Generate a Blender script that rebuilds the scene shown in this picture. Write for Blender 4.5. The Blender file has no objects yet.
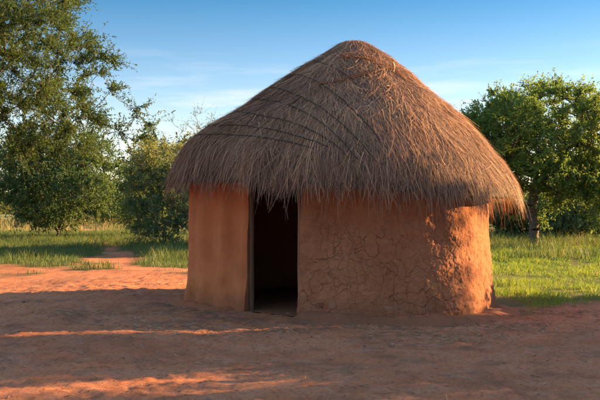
import bpy, math, random
import numpy as np
from mathutils import Vector

SC = bpy.context.scene
COL = SC.collection
RNG = np.random.default_rng(7)
R = math.radians

# ------------------------------------------------------------------ scale of the place
CAM_H = 1.44
FPX = 833.0            # focal length in pixels of a 600 px wide picture (50 mm on 36 mm)
HOR = 205.0
SUN_AZ = R(19)         # the sun stands to the right and a little behind the hut
SUN_EL = R(14)
S = np.array([math.cos(SUN_AZ) * math.cos(SUN_EL), math.sin(SUN_AZ) * math.cos(SUN_EL), math.sin(SUN_EL)])
SH = np.array([math.cos(SUN_AZ), math.sin(SUN_AZ)])
SN = np.array([-SH[1], SH[0]])

# ------------------------------------------------------------------ noise in numpy
def _hash(ix, iy, iz, seed):
    h = (ix.astype(np.int64) * 374761393 + iy.astype(np.int64) * 668265263 + iz.astype(np.int64) * 2147483647 + seed * 974634777) & 0xFFFFFFFF
    h = ((h ^ (h >> 13)) * 1274126177) & 0xFFFFFFFF
    h = ((h ^ (h >> 16)) * 2246822519) & 0xFFFFFFFF
    return ((h ^ (h >> 15)) & 0xFFFFFF) / float(0xFFFFFF)

def vnoise(p, seed=0):
    p = np.asarray(p, float)
    if p.shape[-1] == 2:
        p = np.concatenate([p, np.zeros(p.shape[:-1] + (1,))], -1)
    i = np.floor(p).astype(np.int64); f = p - i
    f = f * f * f * (f * (f * 6 - 15) + 10)
    out = 0
    for dx in (0, 1):
        for dy in (0, 1):
            for dz in (0, 1):
                w = (f[..., 0] if dx else 1 - f[..., 0]) * (f[..., 1] if dy else 1 - f[..., 1]) * (f[..., 2] if dz else 1 - f[..., 2])
                out = out + w * _hash(i[..., 0] + dx, i[..., 1] + dy, i[..., 2] + dz, seed)
    return out * 2 - 1

def fbm(p, seed=0, octv=4, gain=.5):
    p = np.asarray(p, float); a = 1.; s = 0; n = 0
    for k in range(octv):
        s = s + a * vnoise(p * (2.03 ** k) + k * 17.3, seed + k); n += a; a *= gain
    return s / n

def voro_edge(p, seed=0):
    i = np.floor(p).astype(np.int64)
    f1 = np.full(len(p), 9.); f2 = np.full(len(p), 9.)
    z = np.zeros(len(p), np.int64)
    for dx in (-1, 0, 1):
        for dy in (-1, 0, 1):
            cx = i[:, 0] + dx; cy = i[:, 1] + dy
            qx = cx + .1 + .8 * _hash(cx, cy, z, seed); qy = cy + .1 + .8 * _hash(cx, cy, z, seed + 91)
            d = np.hypot(p[:, 0] - qx, p[:, 1] - qy)
            m = d < f1
            f2 = np.where(m, f1, np.minimum(f2, d)); f1 = np.where(m, d, f1)
    return (f2 - f1) * .5

def sstep(a, b, x):
    t = np.clip((x - a) / (b - a), 0, 1); return t * t * (3 - 2 * t)

# ------------------------------------------------------------------ object helpers
def mesh_obj(name, verts, faces, mat, parent=None, attrs=None, smooth=False, loc=None):
    """faces: list of int arrays (m,3) or (m,4)"""
    verts = np.asarray(verts, np.float32)
    me = bpy.data.meshes.new(name)
    me.vertices.add(len(verts)); me.vertices.foreach_set('co', verts.ravel())
    faces = [np.asarray(f, np.int32) for f in faces if len(f)]
    loops = np.concatenate([f.ravel() for f in faces])
    tot = np.concatenate([np.full(len(f), f.shape[1], np.int32) for f in faces])
    me.loops.add(len(loops)); me.loops.foreach_set('vertex_index', loops)
    me.polygons.add(len(tot))
    st = np.concatenate([[0], np.cumsum(tot)[:-1]]).astype(np.int32)
    me.polygons.foreach_set('loop_start', st); me.polygons.foreach_set('loop_total', tot)
    me.polygons.foreach_set('use_smooth', np.full(len(tot), smooth, bool))
    me.update(calc_edges=True)
    for k, v in (attrs or {}).items():
        a = me.attributes.new(k, 'FLOAT', 'POINT'); a.data.foreach_set('value', np.asarray(v, np.float32))
    me.validate()
    me.materials.append(mat)
    o = bpy.data.objects.new(name, me); COL.objects.link(o)
    if parent: o.parent = parent
    return o

def tag(o, label=None, cat=None, group=None, kind=None):
    if label: o['label'] = label
    if cat: o['category'] = cat
    if group: o['group'] = group
    if kind: o['kind'] = kind
    return o

def thing(name, label, cat, loc=(0, 0, 0), group=None):
    o = bpy.data.objects.new(name, None); COL.objects.link(o)
    o.location = loc; o.empty_display_size = .3
    return tag(o, label, cat, group)

def unit(v):
    return v / np.maximum(np.linalg.norm(v, axis=-1, keepdims=True), 1e-9)

def tubes(p0, p1, r0, r1, k=5):
    d = unit(p1 - p0)
    a = np.where(np.abs(d[:, 2:3]) > .8, np.array([[1., 0, 0]]), np.array([[0, 0, 1.]]))
    u = unit(np.cross(d, a)); v = np.cross(d, u)
    ang = np.linspace(0, 2 * np.pi, k, endpoint=False)
    ring = np.cos(ang)[None, :, None] * u[:, None] + np.sin(ang)[None, :, None] * v[:, None]
    V = np.concatenate([p0[:, None] + ring * r0[:, None, None], p1[:, None] + ring * r1[:, None, None]], 1)
    n = len(p0); b = (np.arange(n) * 2 * k)[:, None]
    j = np.arange(k); j2 = (j + 1) % k
    F = np.stack([b + j, b + j2, b + k + j2, b + k + j], -1).reshape(-1, 4)
    return V.reshape(-1, 3), F

def path_tube(pts, rad, k=8):
    """one continuous tube along a polyline, closed at both ends"""
    pts = np.asarray(pts, float); n = len(pts)
    rad = np.broadcast_to(np.asarray(rad, float), (n,))
    d = unit(np.gradient(pts, axis=0))
    u = np.cross(d[0], [0.31, .2, .93]); u /= np.linalg.norm(u)
    ang = np.linspace(0, 2 * np.pi, k, endpoint=False); V = []
    for i in range(n):
        u = u - d[i] * np.dot(u, d[i]); u /= np.linalg.norm(u); v = np.cross(d[i], u)
        V.append(pts[i] + rad[i] * (np.cos(ang)[:, None] * u + np.sin(ang)[:, None] * v))
    V = np.concatenate(V + [pts[:1], pts[-1:]])
    j = np.arange(k); j2 = (j + 1) % k
    Q = np.concatenate([np.stack([i * k + j, i * k + j2, (i + 1) * k + j2, (i + 1) * k + j], -1) for i in range(n - 1)])
    T = np.concatenate([np.stack([np.full(k, n * k), j2, j], -1), np.stack([np.full(k, n * k + 1), (n - 1) * k + j, (n - 1) * k + j2], -1)])
    return V, Q, T

# ------------------------------------------------------------------ materials
class NT:
    def __init__(s, name, world=False):
        s.m = bpy.data.materials.new(name); s.m.use_nodes = True
        s.t = s.m.node_tree; s.t.nodes.clear(); s.out = s.t.nodes.new('ShaderNodeOutputMaterial')
    def n(s, typ, **kw):
        nd = s.t.nodes.new('ShaderNode' + typ)
        for k, v in kw.items():
            if k in nd.inputs: s.set(nd.inputs[k], v)
            else: setattr(nd, k, v)
        return nd
    def set(s, sock, v):
        if hasattr(v, 'is_linked') or isinstance(v, bpy.types.NodeSocket): s.t.links.new(v, sock)
        else: sock.default_value = v
    def ramp(s, fac, stops):
        nd = s.t.nodes.new('ShaderNodeValToRGB'); s.set(nd.inputs[0], fac)
        e = nd.color_ramp.elements
        while len(e) < len(stops): e.new(.5)
        for x, (p, c) in zip(e, stops): x.position = p; x.color = (*c, 1)
        return nd.outputs[0]
    def noise(s, scale, detail=4, rough=.55, vec=None, dist=0):
        nd = s.n('TexNoise'); nd.inputs['Scale'].default_value = scale; nd.inputs['Detail'].default_value = detail
        nd.inputs['Roughness'].default_value = rough; nd.inputs['Distortion'].default_value = dist
        s.t.links.new(vec if vec else s.pos(), nd.inputs['Vector']); return nd.outputs[0]
    def pos(s):
        return s.n('NewGeometry').outputs['Position']
    def attr(s, name):
        return s.n('Attribute', attribute_name=name).outputs['Fac']
    def mix(s, f, a, b, blend='MIX'):
        nd = s.t.nodes.new('ShaderNodeMix'); nd.data_type = 'RGBA'; nd.blend_type = blend
        s.set(nd.inputs[0], f)
        for i, c in ((6, a), (7, b)):
            if isinstance(c, tuple): c = (*c, 1)
            s.set(nd.inputs[i], c)
        return nd.outputs[2]
    def math(s, op, a, b=0.):
        nd = s.t.nodes.new('ShaderNodeMath'); nd.operation = op; s.set(nd.inputs[0], a); s.set(nd.inputs[1], b); return nd.outputs[0]
    def rng(s, v, a, b, c=0., d=1.):
        nd = s.t.nodes.new('ShaderNodeMapRange'); s.set(nd.inputs[0], v)
        for i, x in enumerate((a, b, c, d)): nd.inputs[i + 1].default_value = x
        return nd.outputs[0]
    def finish(s, color, rough=.9, bump=None, bdist=.01, bstr=1., spec=.15):
        p = s.n('BsdfPrincipled'); s.set(p.inputs['Base Color'], color if not isinstance(color, tuple) else (*color, 1))
        s.set(p.inputs['Roughness'], rough); p.inputs['Specular IOR Level'].default_value = spec
        if bump is not None:
            b = s.n('Bump'); b.inputs['Distance'].default_value = bdist; b.inputs['Strength'].default_value = bstr
            s.t.links.new(bump, b.inputs['Height']); s.t.links.new(b.outputs[0], p.inputs['Normal'])
        s.t.links.new(p.outputs[0], s.out.inputs[0]); return s.m

def leaf_mat(name, stops, trans=.35, hue=(1.25, 1.05, .45)):
    t = NT(name)
    c = t.ramp(t.attr('v'), stops)
    d = t.n('BsdfPrincipled'); t.set(d.inputs['Base Color'], c); d.inputs['Roughness'].default_value = .6
    d.inputs['Specular IOR Level'].default_value = .25
    tr = t.n('BsdfTranslucent'); t.set(tr.inputs[0], t.mix(1., c, hue, 'MULTIPLY'))
    mx = t.n('MixShader'); mx.inputs[0].default_value = trans
    t.t.links.new(d.outputs[0], mx.inputs[1]); t.t.links.new(tr.outputs[0], mx.inputs[2]); t.t.links.new(mx.outputs[0], t.out.inputs[0])
    return t.m

def mud_mat(name, smooth_wall=False):
    t = NT(name)
    big = t.noise(1.6, 5, .6); fine = t.noise(38, 6, .7); mid = t.noise(9, 5, .6)
    c = t.ramp(big, [(.25, (.215, .077, .037)), (.5, (.268, .098, .048)), (.75, (.325, .13, .067))])
    c = t.mix(t.rng(mid, .45, .75, 0, .5), c, (.36, .155, .082))
    c = t.mix(t.rng(fine, .5, .8, 0, .5), c, (.26, .105, .05))
    c = t.mix(t.math('MULTIPLY', t.attr('plaster'), .8), c, t.ramp(t.noise(3, 5, .6), [(.3, (.41, .115, .042)), (.7, (.54, .17, .062))]))
    zz = t.n('SeparateXYZ'); t.t.links.new(t.pos(), zz.inputs[0])
    spl = t.rng(t.math('SUBTRACT', zz.outputs[2], t.math('MULTIPLY', t.noise(5, 5, .7), .55)), -.22, .06, .65, 0)
    c = t.mix(spl, c, (.17, .066, .035))
    c = t.mix(t.rng(t.noise(2.3, 6, .7), .56, .72, 0, .45), c, (.20, .075, .036))
    c = t.mix(t.rng(t.noise(55, 2, .5), .72, .76, 0, .6), c, (.55, .36, .24))
    c = t.mix(t.math('MULTIPLY', t.attr('crack'), .88), c, (.13, .055, .028))  # darker earth in the cracks, deepened to stand for their depth shade
    straw = t.n('TexNoise'); straw.inputs['Scale'].default_value = 1.; straw.inputs['Detail'].default_value = 3
    mp = t.n('Mapping'); mp.inputs['Scale'].default_value = (30, 30, 110); t.t.links.new(t.pos(), mp.inputs[0]); t.t.links.new(mp.outputs[0], straw.inputs['Vector'])
    c = t.mix(t.rng(straw.outputs[0], .68, .78, 0, .4), c, (.55, .36, .2))
    h = t.math('ADD', t.math('MULTIPLY', fine, .6), t.math('MULTIPLY', t.noise(120, 4, .7), .4))
    return t.finish(c, .95, h, .012, .8, .1)

def ground_mat():
    t = NT('ground_soil')
    big = t.noise(.55, 5, .6); mid = t.noise(3.2, 6, .65); fine = t.noise(26, 6, .75); grit = t.noise(140, 4, .7)
    c = t.ramp(big, [(.3, (.40, .130, .058)), (.5, (.50, .175, .081)), (.7, (.57, .22, .110))])
    c = t.mix(t.rng(mid, .45, .7, 0, .6), c, (.50, .24, .15))
    c = t.mix(t.rng(t.noise(1.3, 7, .72), .50, .64, 0, .6), c, (.20, .08, .047))
    c = t.mix(t.rng(fine, .50, .68, 0, .8), c, (.13, .056, .034))
    c = t.mix(t.rng(t.noise(9, 6, .75), .54, .66, 0, .45), c, (.15, .065, .04))
    c = t.mix(t.rng(grit, .58, .70, 0, .6), c, (.50, .31, .20))
    c = t.mix(t.attr('litter'), c, t.ramp(t.noise(60, 5, .8), [(.4, (.07, .045, .03)), (.65, (.24, .15, .09))]))
    gr = t.ramp(t.noise(2.5, 6, .7), [(.3, (.07, .075, .025)), (.55, (.12, .10, .04)), (.7, (.20, .13, .06))])
    far = t.ramp(t.noise(.09, 5, .6), [(.3, (.30, .24, .09)), (.6, (.22, .22, .07)), (.75, (.36, .28, .12))])
    gr = t.mix(t.attr('far'), gr, far)
    c = t.mix(t.attr('grassy'), c, gr)
    h = t.math('ADD', t.math('MULTIPLY', fine, .7), t.math('MULTIPLY', grit, .3))
    return t.finish(c, .97, h, .045, 1., .08)

def straw_mat():
    t = NT('weathered_straw')
    c = t.ramp(t.attr('v'), [(0, (.06, .034, .024)), (.3, (.20, .104, .062)), (.62, (.39, .205, .112)), (.85, (.55, .32, .17)), (1, (.68, .45, .24))])
    d = t.n('BsdfPrincipled'); t.set(d.inputs['Base Color'], c); d.inputs['Roughness'].default_value = .75; d.inputs['Specular IOR Level'].default_value = .25
    tr = t.n('BsdfTranslucent'); t.set(tr.inputs[0], t.mix(1., c, (1.1, .8, .55), 'MULTIPLY'))
    mx = t.n('MixShader'); mx.inputs[0].default_value = .18
    t.t.links.new(d.outputs[0], mx.inputs[1]); t.t.links.new(tr.outputs[0], mx.inputs[2]); t.t.links.new(mx.outputs[0], t.out.inputs[0])
    return t.m

def wood_mat(name, a, b, sc=(60, 60, 4)):
    t = NT(name)
    mp = t.n('Mapping'); mp.inputs['Scale'].default_value = sc; t.t.links.new(t.pos(), mp.inputs[0])
    f = t.noise(1, 5, .65, mp.outputs[0])
    return t.finish(t.ramp(f, [(.3, a), (.7, b)]), .85, f, .006, .9, .2)

M_MUD = mud_mat('cracked_mud')
M_GROUND = ground_mat()
M_STRAW = straw_mat()
t_ = NT('old_straw_mat'); M_ROOFBASE = t_.finish(t_.ramp(t_.noise(30, 4, .7), [(.3, (.05, .038, .03)), (.7, (.12, .088, .065))]), .95)
t_ = NT('tarred_rope'); M_ROPE = t_.finish(t_.ramp(t_.noise(90, 3, .6), [(.3, (.022, .018, .016)), (.7, (.05, .04, .034))]), .85)
M_POST = wood_mat('door_post_wood', (.06, .028, .016), (.14, .068, .038))
M_POLE = wood_mat('peeled_pole_wood', (.15, .075, .042), (.27, .145, .085))
M_BARK = wood_mat('grey_brown_bark', (.05, .037, .028), (.15, .11, .085), (25, 25, 6))
M_THORN = wood_mat('thorn_bark', (.06, .045, .034), (.17, .125, .09), (40, 40, 8))
M_ACACIA = leaf_mat('acacia_leaf', [(0, (.024, .048, .013)), (.5, (.058, .098, .025)), (.85, (.13, .165, .035)), (1, (.27, .26, .045))], .45, (1.2, 1.1, .5))
M_BUSH = leaf_mat('bush_leaf', [(0, (.036, .072, .028)), (.5, (.08, .135, .05)), (1, (.16, .21, .07))], .45, (1.2, 1.1, .5))
M_GREYBUSH = leaf_mat('grey_green_leaf', [(0, (.055, .095, .05)), (.5, (.105, .16, .08)), (1, (.22, .22, .085))], .42, (1.2, 1.1, .5))
M_TREE = leaf_mat('broad_leaf', [(0, (.055, .105, .03)), (.5, (.11, .18, .045)), (.85, (.18, .24, .055)), (1, (.25, .27, .055))], .5, (1.2, 1.1, .5))
M_FAR = leaf_mat('far_leaf', [(0, (.04, .055, .02)), (.5, (.08, .095, .03)), (1, (.16, .15, .045))], .35)
M_GRASS = leaf_mat('grass_blade', [(0, (.055, .11, .02)), (.5, (.125, .20, .035)), (.8, (.21, .26, .05)), (1, (.42, .34, .14))], .5, (1.2, 1.1, .5))
M_TALLGRASS = leaf_mat('tall_grass_blade', [(0, (.04, .075, .022)), (.55, (.085, .13, .038)), (.85, (.15, .165, .055)), (1, (.30, .22, .11))], .35)
t_ = NT('pebble_stone'); M_PEBBLE = t_.finish(t_.ramp(t_.noise(7, 3, .6), [(.3, (.20, .09, .055)), (.55, (.34, .19, .13)), (.75, (.48, .37, .29))]), .9)
t_ = NT('dry_twig'); M_TWIG = t_.finish(t_.ramp(t_.attr('v'), [(0, (.08, .045, .028)), (.6, (.24, .14, .085)), (1, (.46, .31, .19))]), .9)

# ------------------------------------------------------------------ ground
PATH = np.array([[-3.3, 17.2], [-4.3, 20], [-5.6, 25], [-7.6, 32], [-10.5, 42], [-13.6, 52], [-16, 70]])
def path_dist(x, y):
    px = np.interp(y, PATH[:, 1], PATH[:, 0]); return np.abs(x - px)

def grass_mask(x, y):
    n = fbm(np.stack([x * .9, y * .9], -1), 41, 4) * .9 + fbm(np.stack([x * 4, y * 4], -1), 45, 3) * .35
    right = np.where(x > 1.5, (y - (10.55 + (x - 2.6) * .80)), -3)        # signed metres inside
    right = right / 1.3 + n * .55
    left = np.where(x <= 1.5, (y - 16.9 - .06 * (x + 5)), -3)
    pd = path_dist(x, y) + .55 * sstep(20, 30, y) - (.24 + .25 * fbm(np.stack([x, y], -1) * .8, 47, 2))
    left = np.minimum(left / 3.2, np.where(y < 60, pd / .8, 9)) + n * 1.25
    return sstep(-.1, .9, np.where(x > 1.5, right, left))

def ground_z(x, y):
    p = np.stack([x, y], -1)
    near = np.exp(-np.maximum(np.hypot(x, y - 9) - 14, 0) / 12)
    z = fbm(p * .35, 3, 3) * .05 + fbm(p * 1.3, 5, 3) * .022 * near + fbm(p * 5.5, 9, 4) * .012 * near
    z = z - .012 * np.clip(x, -4, 6)
    # shallow ruts drag along the yard
    q = (x * -.45 + y * .89)
    z = z + .010 * near * np.sin(q * 7 + fbm(p * .8, 15, 2) * 4) * sstep(-.2, .5, fbm(p * .5, 19, 2))
    # swept level where the hut stands
    rr = np.hypot(x - .75, y - 12.5)
    w = sstep(3.6, 2.4, rr)
    return z * (1 - w) + w * (-.012 * x)

def axis(lo, hi, step, out_lo, out_hi, g=1.16):
    a = list(np.arange(lo, hi + 1e-6, step)); s = step
    while a[-1] < out_hi: s *= g; a.append(a[-1] + s)
    s = step
    while a[0] > out_lo: s *= g; a.insert(0, a[0] - s)
    return np.array(a)

gx = axis(-5.2, 5.6, .032, -900, 900, 1.09); gy = axis(5.4, 14.5, .032, -150, 1500, 1.07)
GX, GY = np.meshgrid(gx, gy)
x, y = GX.ravel(), GY.ravel()
z = ground_z(x, y)
nx, ny = len(gx), len(gy)
ii = (np.arange(ny - 1)[:, None] * nx + np.arange(nx - 1)[None]).ravel()
gm = grass_mask(x, y)
# clods and scuffs
near = np.exp(-np.maximum(np.hypot(x, y - 9) - 6, 0) / 4)
p2 = np.stack([x, y], -1)
z = z + near * (1 - gm) * (.022 * np.maximum(fbm(p2 * 7, 60, 3), -.1) + .018 * np.maximum(fbm(p2 * 13, 61, 3), 0) + .022 * np.maximum(fbm(p2 * 26, 66, 2) - .2, 0))
rr = np.hypot((x - .75) / 1.02, y - 12.5)
lit = sstep(.05, .5, fbm(p2 * 1.1, 71, 5)) * .35 + .6 * sstep(.5, 0, np.abs(rr - 2.55)) * sstep(-.3, .3, fbm(p2 * 3, 73, 3))
lit = np.clip(lit * sstep(.0, .4, fbm(p2 * 7, 75, 3) + .15), 0, .8)
ground = mesh_obj('ground', np.stack([x, y, z], -1), [np.stack([ii, ii + 1, ii + nx + 1, ii + nx], -1)], M_GROUND, smooth=True,
                  attrs={'grassy': gm, 'far': sstep(30, 60, y), 'litter': lit})
tag(ground, 'bare red earth yard with a worn track into the grass', 'ground', kind='structure')

# ------------------------------------------------------------------ hut
HC = np.array([.75, 12.5])
PLAN = np.array([(-1.61, 11.86), (-1.22, 11.50), (-.737, 11.16), (-.038, 10.60), (.4, 10.43), (.87, 10.33), (1.3, 10.28), (1.61, 10.31), (1.94, 10.45),
                 (2.24, 10.70), (2.47, 11.0), (2.645, 11.4), (2.78, 12.1), (2.75, 12.9), (2.4, 13.9), (1.7, 14.6), (.7, 14.8), (-.4, 14.5), (-1.2, 13.8), (-1.58, 13.1), (-1.665, 12.4)])
def catmull(P, n=30):
    out = []
    m = len(P)
    for i in range(m):
        p0, p1, p2, p3 = P[i - 1], P[i], P[(i + 1) % m], P[(i + 2) % m]
        t = np.linspace(0, 1, n, endpoint=False)[:, None]
        out.append(.5 * (2 * p1 + (p2 - p0) * t + (2 * p0 - 5 * p1 + 4 * p2 - p3) * t ** 2 + (3 * p1 - p0 - 3 * p2 + p3) * t ** 3))
    return np.concatenate(out)
PL = catmull(PLAN)
PL_TH = np.unwrap(np.arctan2(PL[:, 1] - HC[1], PL[:, 0] - HC[0])); PL_R = np.hypot(*(PL - HC).T)
def r_wall(th):
    t0 = PL_TH[0]; a = (th - t0) % (2 * np.pi)
    tt = np.concatenate([PL_TH - t0, [2 * np.pi]]); rr_ = np.concatenate([PL_R, PL_R[:1]])
    return np.interp(a, tt, rr_)

# roof surface: th = direction, t = 0 at the peak, 1 at the eave
APEX_Z = 3.93
def eave_z(th):
    # lower on the right and front, higher at the left
    return 1.69 - .085 * np.cos(th - R(-20)) + .03 * vnoise(np.stack([np.cos(th) * 2, np.sin(th) * 2], -1), 5)
def r_eave(th):
    return .55 * (2.49 - .06 * np.cos(th)) + .45 * (r_wall(th) + .36)
PT = np.array([0, .05, .10, .18, .26, .355, .49, .60, .71, .82, .90, .956, 1., 1.06, 1.14, 1.3])
PRR = np.array([0, .05, .10, .18, .26, .355, .49, .60, .71, .82, .90, .952, .99, 1.02, 1.035, 1.035])
PZ_L = np.array([.985, .975, .930, .862, .808, .735, .615, .515, .435, .345, .262, .175, .06, -.07, -.25, -.6])   # straight slope on the left
PZ_R = np.array([.985, .980, .945, .892, .838, .752, .628, .522, .412, .275, .165, .088, .02, -.09, -.27, -.62])   # fuller shoulder on the right
def prof(t, th):
    w = .5 + .5 * np.cos(th)
    return np.interp(t, PT, PZ_L) * (1 - w) + np.interp(t, PT, PZ_R) * w
def roof_pt(th, t, lift=0.):
    re = r_eave(th); ez = eave_z(th)
    r = np.interp(t, PT, PRR) * re
    z = ez + (APEX_Z - ez) * prof(t, th)
    dr = (np.interp(t + .02, PT, PRR) - np.interp(t - .02, PT, PRR)) * re
    dz = (prof(t + .02, th) - prof(t - .02, th)) * (APEX_Z - ez)
    L = np.hypot(dr, dz) + 1e-9
    nr, nz = -dz / L, dr / L
    rr_ = r + nr * lift; zz = z + nz * lift
    lump = .035 * vnoise(np.stack([np.cos(th) * t * 5, np.sin(th) * t * 5, np.asarray(t) * 6], -1), 12)
    zz = zz + lump
    return np.stack([HC[0] + rr_ * np.cos(th) + .03 * (1 - np.minimum(t, 1)), HC[1] + rr_ * np.sin(th), zz], -1)

hut = thing('mud_hut', 'round red mud hut with a shaggy grey straw roof and dark open doorway', 'hut', (HC[0], HC[1], 0))
def hut_part(name, V, F, mat, attrs=None, smooth=False, parent=None):
    V = np.asarray(V, float) - np.array([HC[0], HC[1], 0])
    return mesh_obj(name, V, F, mat, parent or hut, attrs, smooth)

# --- wall: an open ring from the right door jamb round the back to the left one
D_R = PL_TH[3 * 30] % (2 * np.pi); D_L = PL_TH[2 * 30] % (2 * np.pi)
span = (D_L - D_R) % (2 * np.pi)
thf = D_R + np.linspace(0, span, 6000)
ptf = HC + r_wall(thf)[:, None] * np.stack([np.cos(thf), np.sin(thf)], -1)
arc = np.concatenate([[0], np.cumsum(np.hypot(*np.diff(ptf, axis=0).T))])
AR = arc[-1]
s_vis = 3.75; s_left = AR - 1.55
su = np.concatenate([np.arange(0, s_vis, .0055), np.linspace(s_vis, s_left, 60)[:-1], np.arange(s_left, AR, .011), [AR]])
thu = np.interp(su, arc, thf)
vz = np.concatenate([np.arange(-.12, 1.62, .0055), np.linspace(1.63, 2.2, 10)])
nu, nv = len(su), len(vz)
SU, VZ = np.meshgrid(su, vz, indexing='ij'); TH = np.repeat(thu[:, None], nv, 1)
tan = np.gradient(HC + r_wall(thu)[:, None] * np.stack([np.cos(thu), np.sin(thu)], -1), su, axis=0); tan = unit(tan)
nrm = np.stack([tan[:, 1], -tan[:, 0]], -1)
for _ in range(4): nrm = unit(np.concatenate([nrm[:1], (nrm[:-2] + nrm[1:-1] * 2 + nrm[2:]) / 4, nrm[-1:]]))
base = HC + r_wall(thu)[:, None] * np.stack([np.cos(thu), np.sin(thu)], -1)
sv = np.stack([SU.ravel(), VZ.ravel()], -1)
leftw = sstep(s_left - .2, s_left + .05, sv[:, 0])                     # 1 on the smooth piece left of the door
n1 = fbm(sv * 1.7, 101, 3); n2 = fbm(sv * 8, 105, 4); n3 = fbm(sv * 28, 109, 3)
litw = sstep(1.9, 2.6, sv[:, 0] + .3 * n1) * sstep(4.2, 3.6, sv[:, 0])           # weathered, rougher quarter at the right
disp = .045 * n1 + (.015 * n2 + .006 * n3) * (1 - .6 * leftw) * (1 - .5 * litw)
disp += litw * (.006 * np.abs(fbm(sv * 7, 117, 4)) * 2 + .006 * fbm(sv * np.array([9, 20]), 119, 3))
# vertical ribs pressed in the plaster left of the door
disp += leftw * .052 * np.sin((AR - sv[:, 0]) * 16.5 + .5 + .5 * fbm(sv * .9, 121, 2)) * (.65 + .35 * vnoise(sv * np.array([1, 2.2]), 123))
# wall spreads at the foot
disp += .06 * np.exp(-np.maximum(sv[:, 1], 0) / .28) + .03 * np.clip(1.3 - sv[:, 1], 0, 1.5)
warp = np.stack([fbm(sv * 5, 131, 3), fbm(sv * 5, 137, 3)], -1)
warpf = np.stack([fbm(sv * 22, 141, 2), fbm(sv * 22, 147, 2)], -1)
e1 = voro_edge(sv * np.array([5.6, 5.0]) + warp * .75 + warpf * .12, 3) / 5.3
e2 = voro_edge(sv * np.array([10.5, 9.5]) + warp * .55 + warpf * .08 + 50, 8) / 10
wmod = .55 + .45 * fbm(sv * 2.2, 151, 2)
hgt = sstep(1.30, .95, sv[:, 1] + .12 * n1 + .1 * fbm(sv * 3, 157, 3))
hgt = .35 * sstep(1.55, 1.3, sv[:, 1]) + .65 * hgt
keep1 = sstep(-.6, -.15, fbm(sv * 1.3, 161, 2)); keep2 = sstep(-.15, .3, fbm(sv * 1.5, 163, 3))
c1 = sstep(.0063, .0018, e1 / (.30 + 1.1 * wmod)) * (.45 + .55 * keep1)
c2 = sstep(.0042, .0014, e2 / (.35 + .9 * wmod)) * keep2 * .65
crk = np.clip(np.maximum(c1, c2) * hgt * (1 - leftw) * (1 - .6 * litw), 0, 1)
# plates curl up a little towards their cracks
curl = (np.exp(-e1 / .016) * .0015 * keep1) * hgt * (1 - leftw)
disp += curl - .010 * crk
disp -= .085
disp = disp.reshape(nu, nv)
O = np.zeros((nu, nv, 3)); O[..., :2] = base[:, None] + nrm[:, None] * disp[..., None]; O[..., 2] = VZ
# top follows the thatch
top = 1.0
ivz = np.array([-.12, .4, .8, 1.2, 1.6, 2.2]); IN = np.zeros((nu, len(ivz), 3))
IN[..., :2] = (base - nrm * .17)[:, None]; IN[..., 2] = ivz[None]
V = np.concatenate([O.reshape(-1, 3), IN.reshape(-1, 3)])
a = (np.arange(nu - 1)[:, None] * nv + np.arange(nv - 1)[None]).ravel()
Fq = [np.stack([a, a + nv, a + nv + 1, a + 1], -1)]
ni = len(ivz); off = nu * nv
b = (np.arange(nu - 1)[:, None] * ni + np.arange(ni - 1)[None]).ravel() + off
Fq.append(np.stack([b, b + 1, b + ni + 1, b + ni], -1))
ot = np.arange(nu - 1) * nv + nv - 1; it = np.arange(nu - 1) * ni + ni - 1 + off
Fq.append(np.stack([ot, ot + nv, it + ni, it], -1))
# jamb faces at the doorway: join each outer column to the inner one
jv, jf = [], []
for e in (0, nu - 1):
    st = off + nu * ni + sum(len(q) for q in jv)
    col = O[e, ::6]; k = len(col)
    inn = col.copy(); inn[:, :2] = IN[e, 0, :2]
    jit = .006 * fbm(col[:, 2:3] * np.array([[8., 0, 0]]) + e, 7, 3)[:, None]
    mid_ = (col + inn) / 2; mid_[:, :2] += tan[e] * jit * (1 if e else -1)
    jv.append(np.concatenate([col, mid_, inn]))
    q = np.arange(k - 1)
    for l in (0, 1):
        f = np.stack([st + l * k + q, st + l * k + q + 1, st + (l + 1) * k + q + 1, st + (l + 1) * k + q], -1)
        jf.append(f if e == 0 else f[:, ::-1])
V = np.concatenate([V] + jv)
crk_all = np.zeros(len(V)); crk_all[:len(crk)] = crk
# keep the wall head under the roof shell
dxy = V[:, :2] - HC; thv = np.arctan2(dxy[:, 1], dxy[:, 0]); rv = np.hypot(*dxy.T) / r_eave(thv)
zr = eave_z(thv) + (APEX_Z - eave_z(thv)) * prof(np.interp(rv, PRR[:15], PT[:15]), thv) - .16
V[:, 2] = np.where(V[:, 2] > 1.6, np.minimum(V[:, 2], np.maximum(zr, 1.6)), V[:, 2])
pla = np.zeros(len(V)); pla[:len(leftw)] = leftw
hut_part('wall', V, Fq + jf, M_MUD, {'crack': crk_all, 'plaster': pla}, True)

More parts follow.
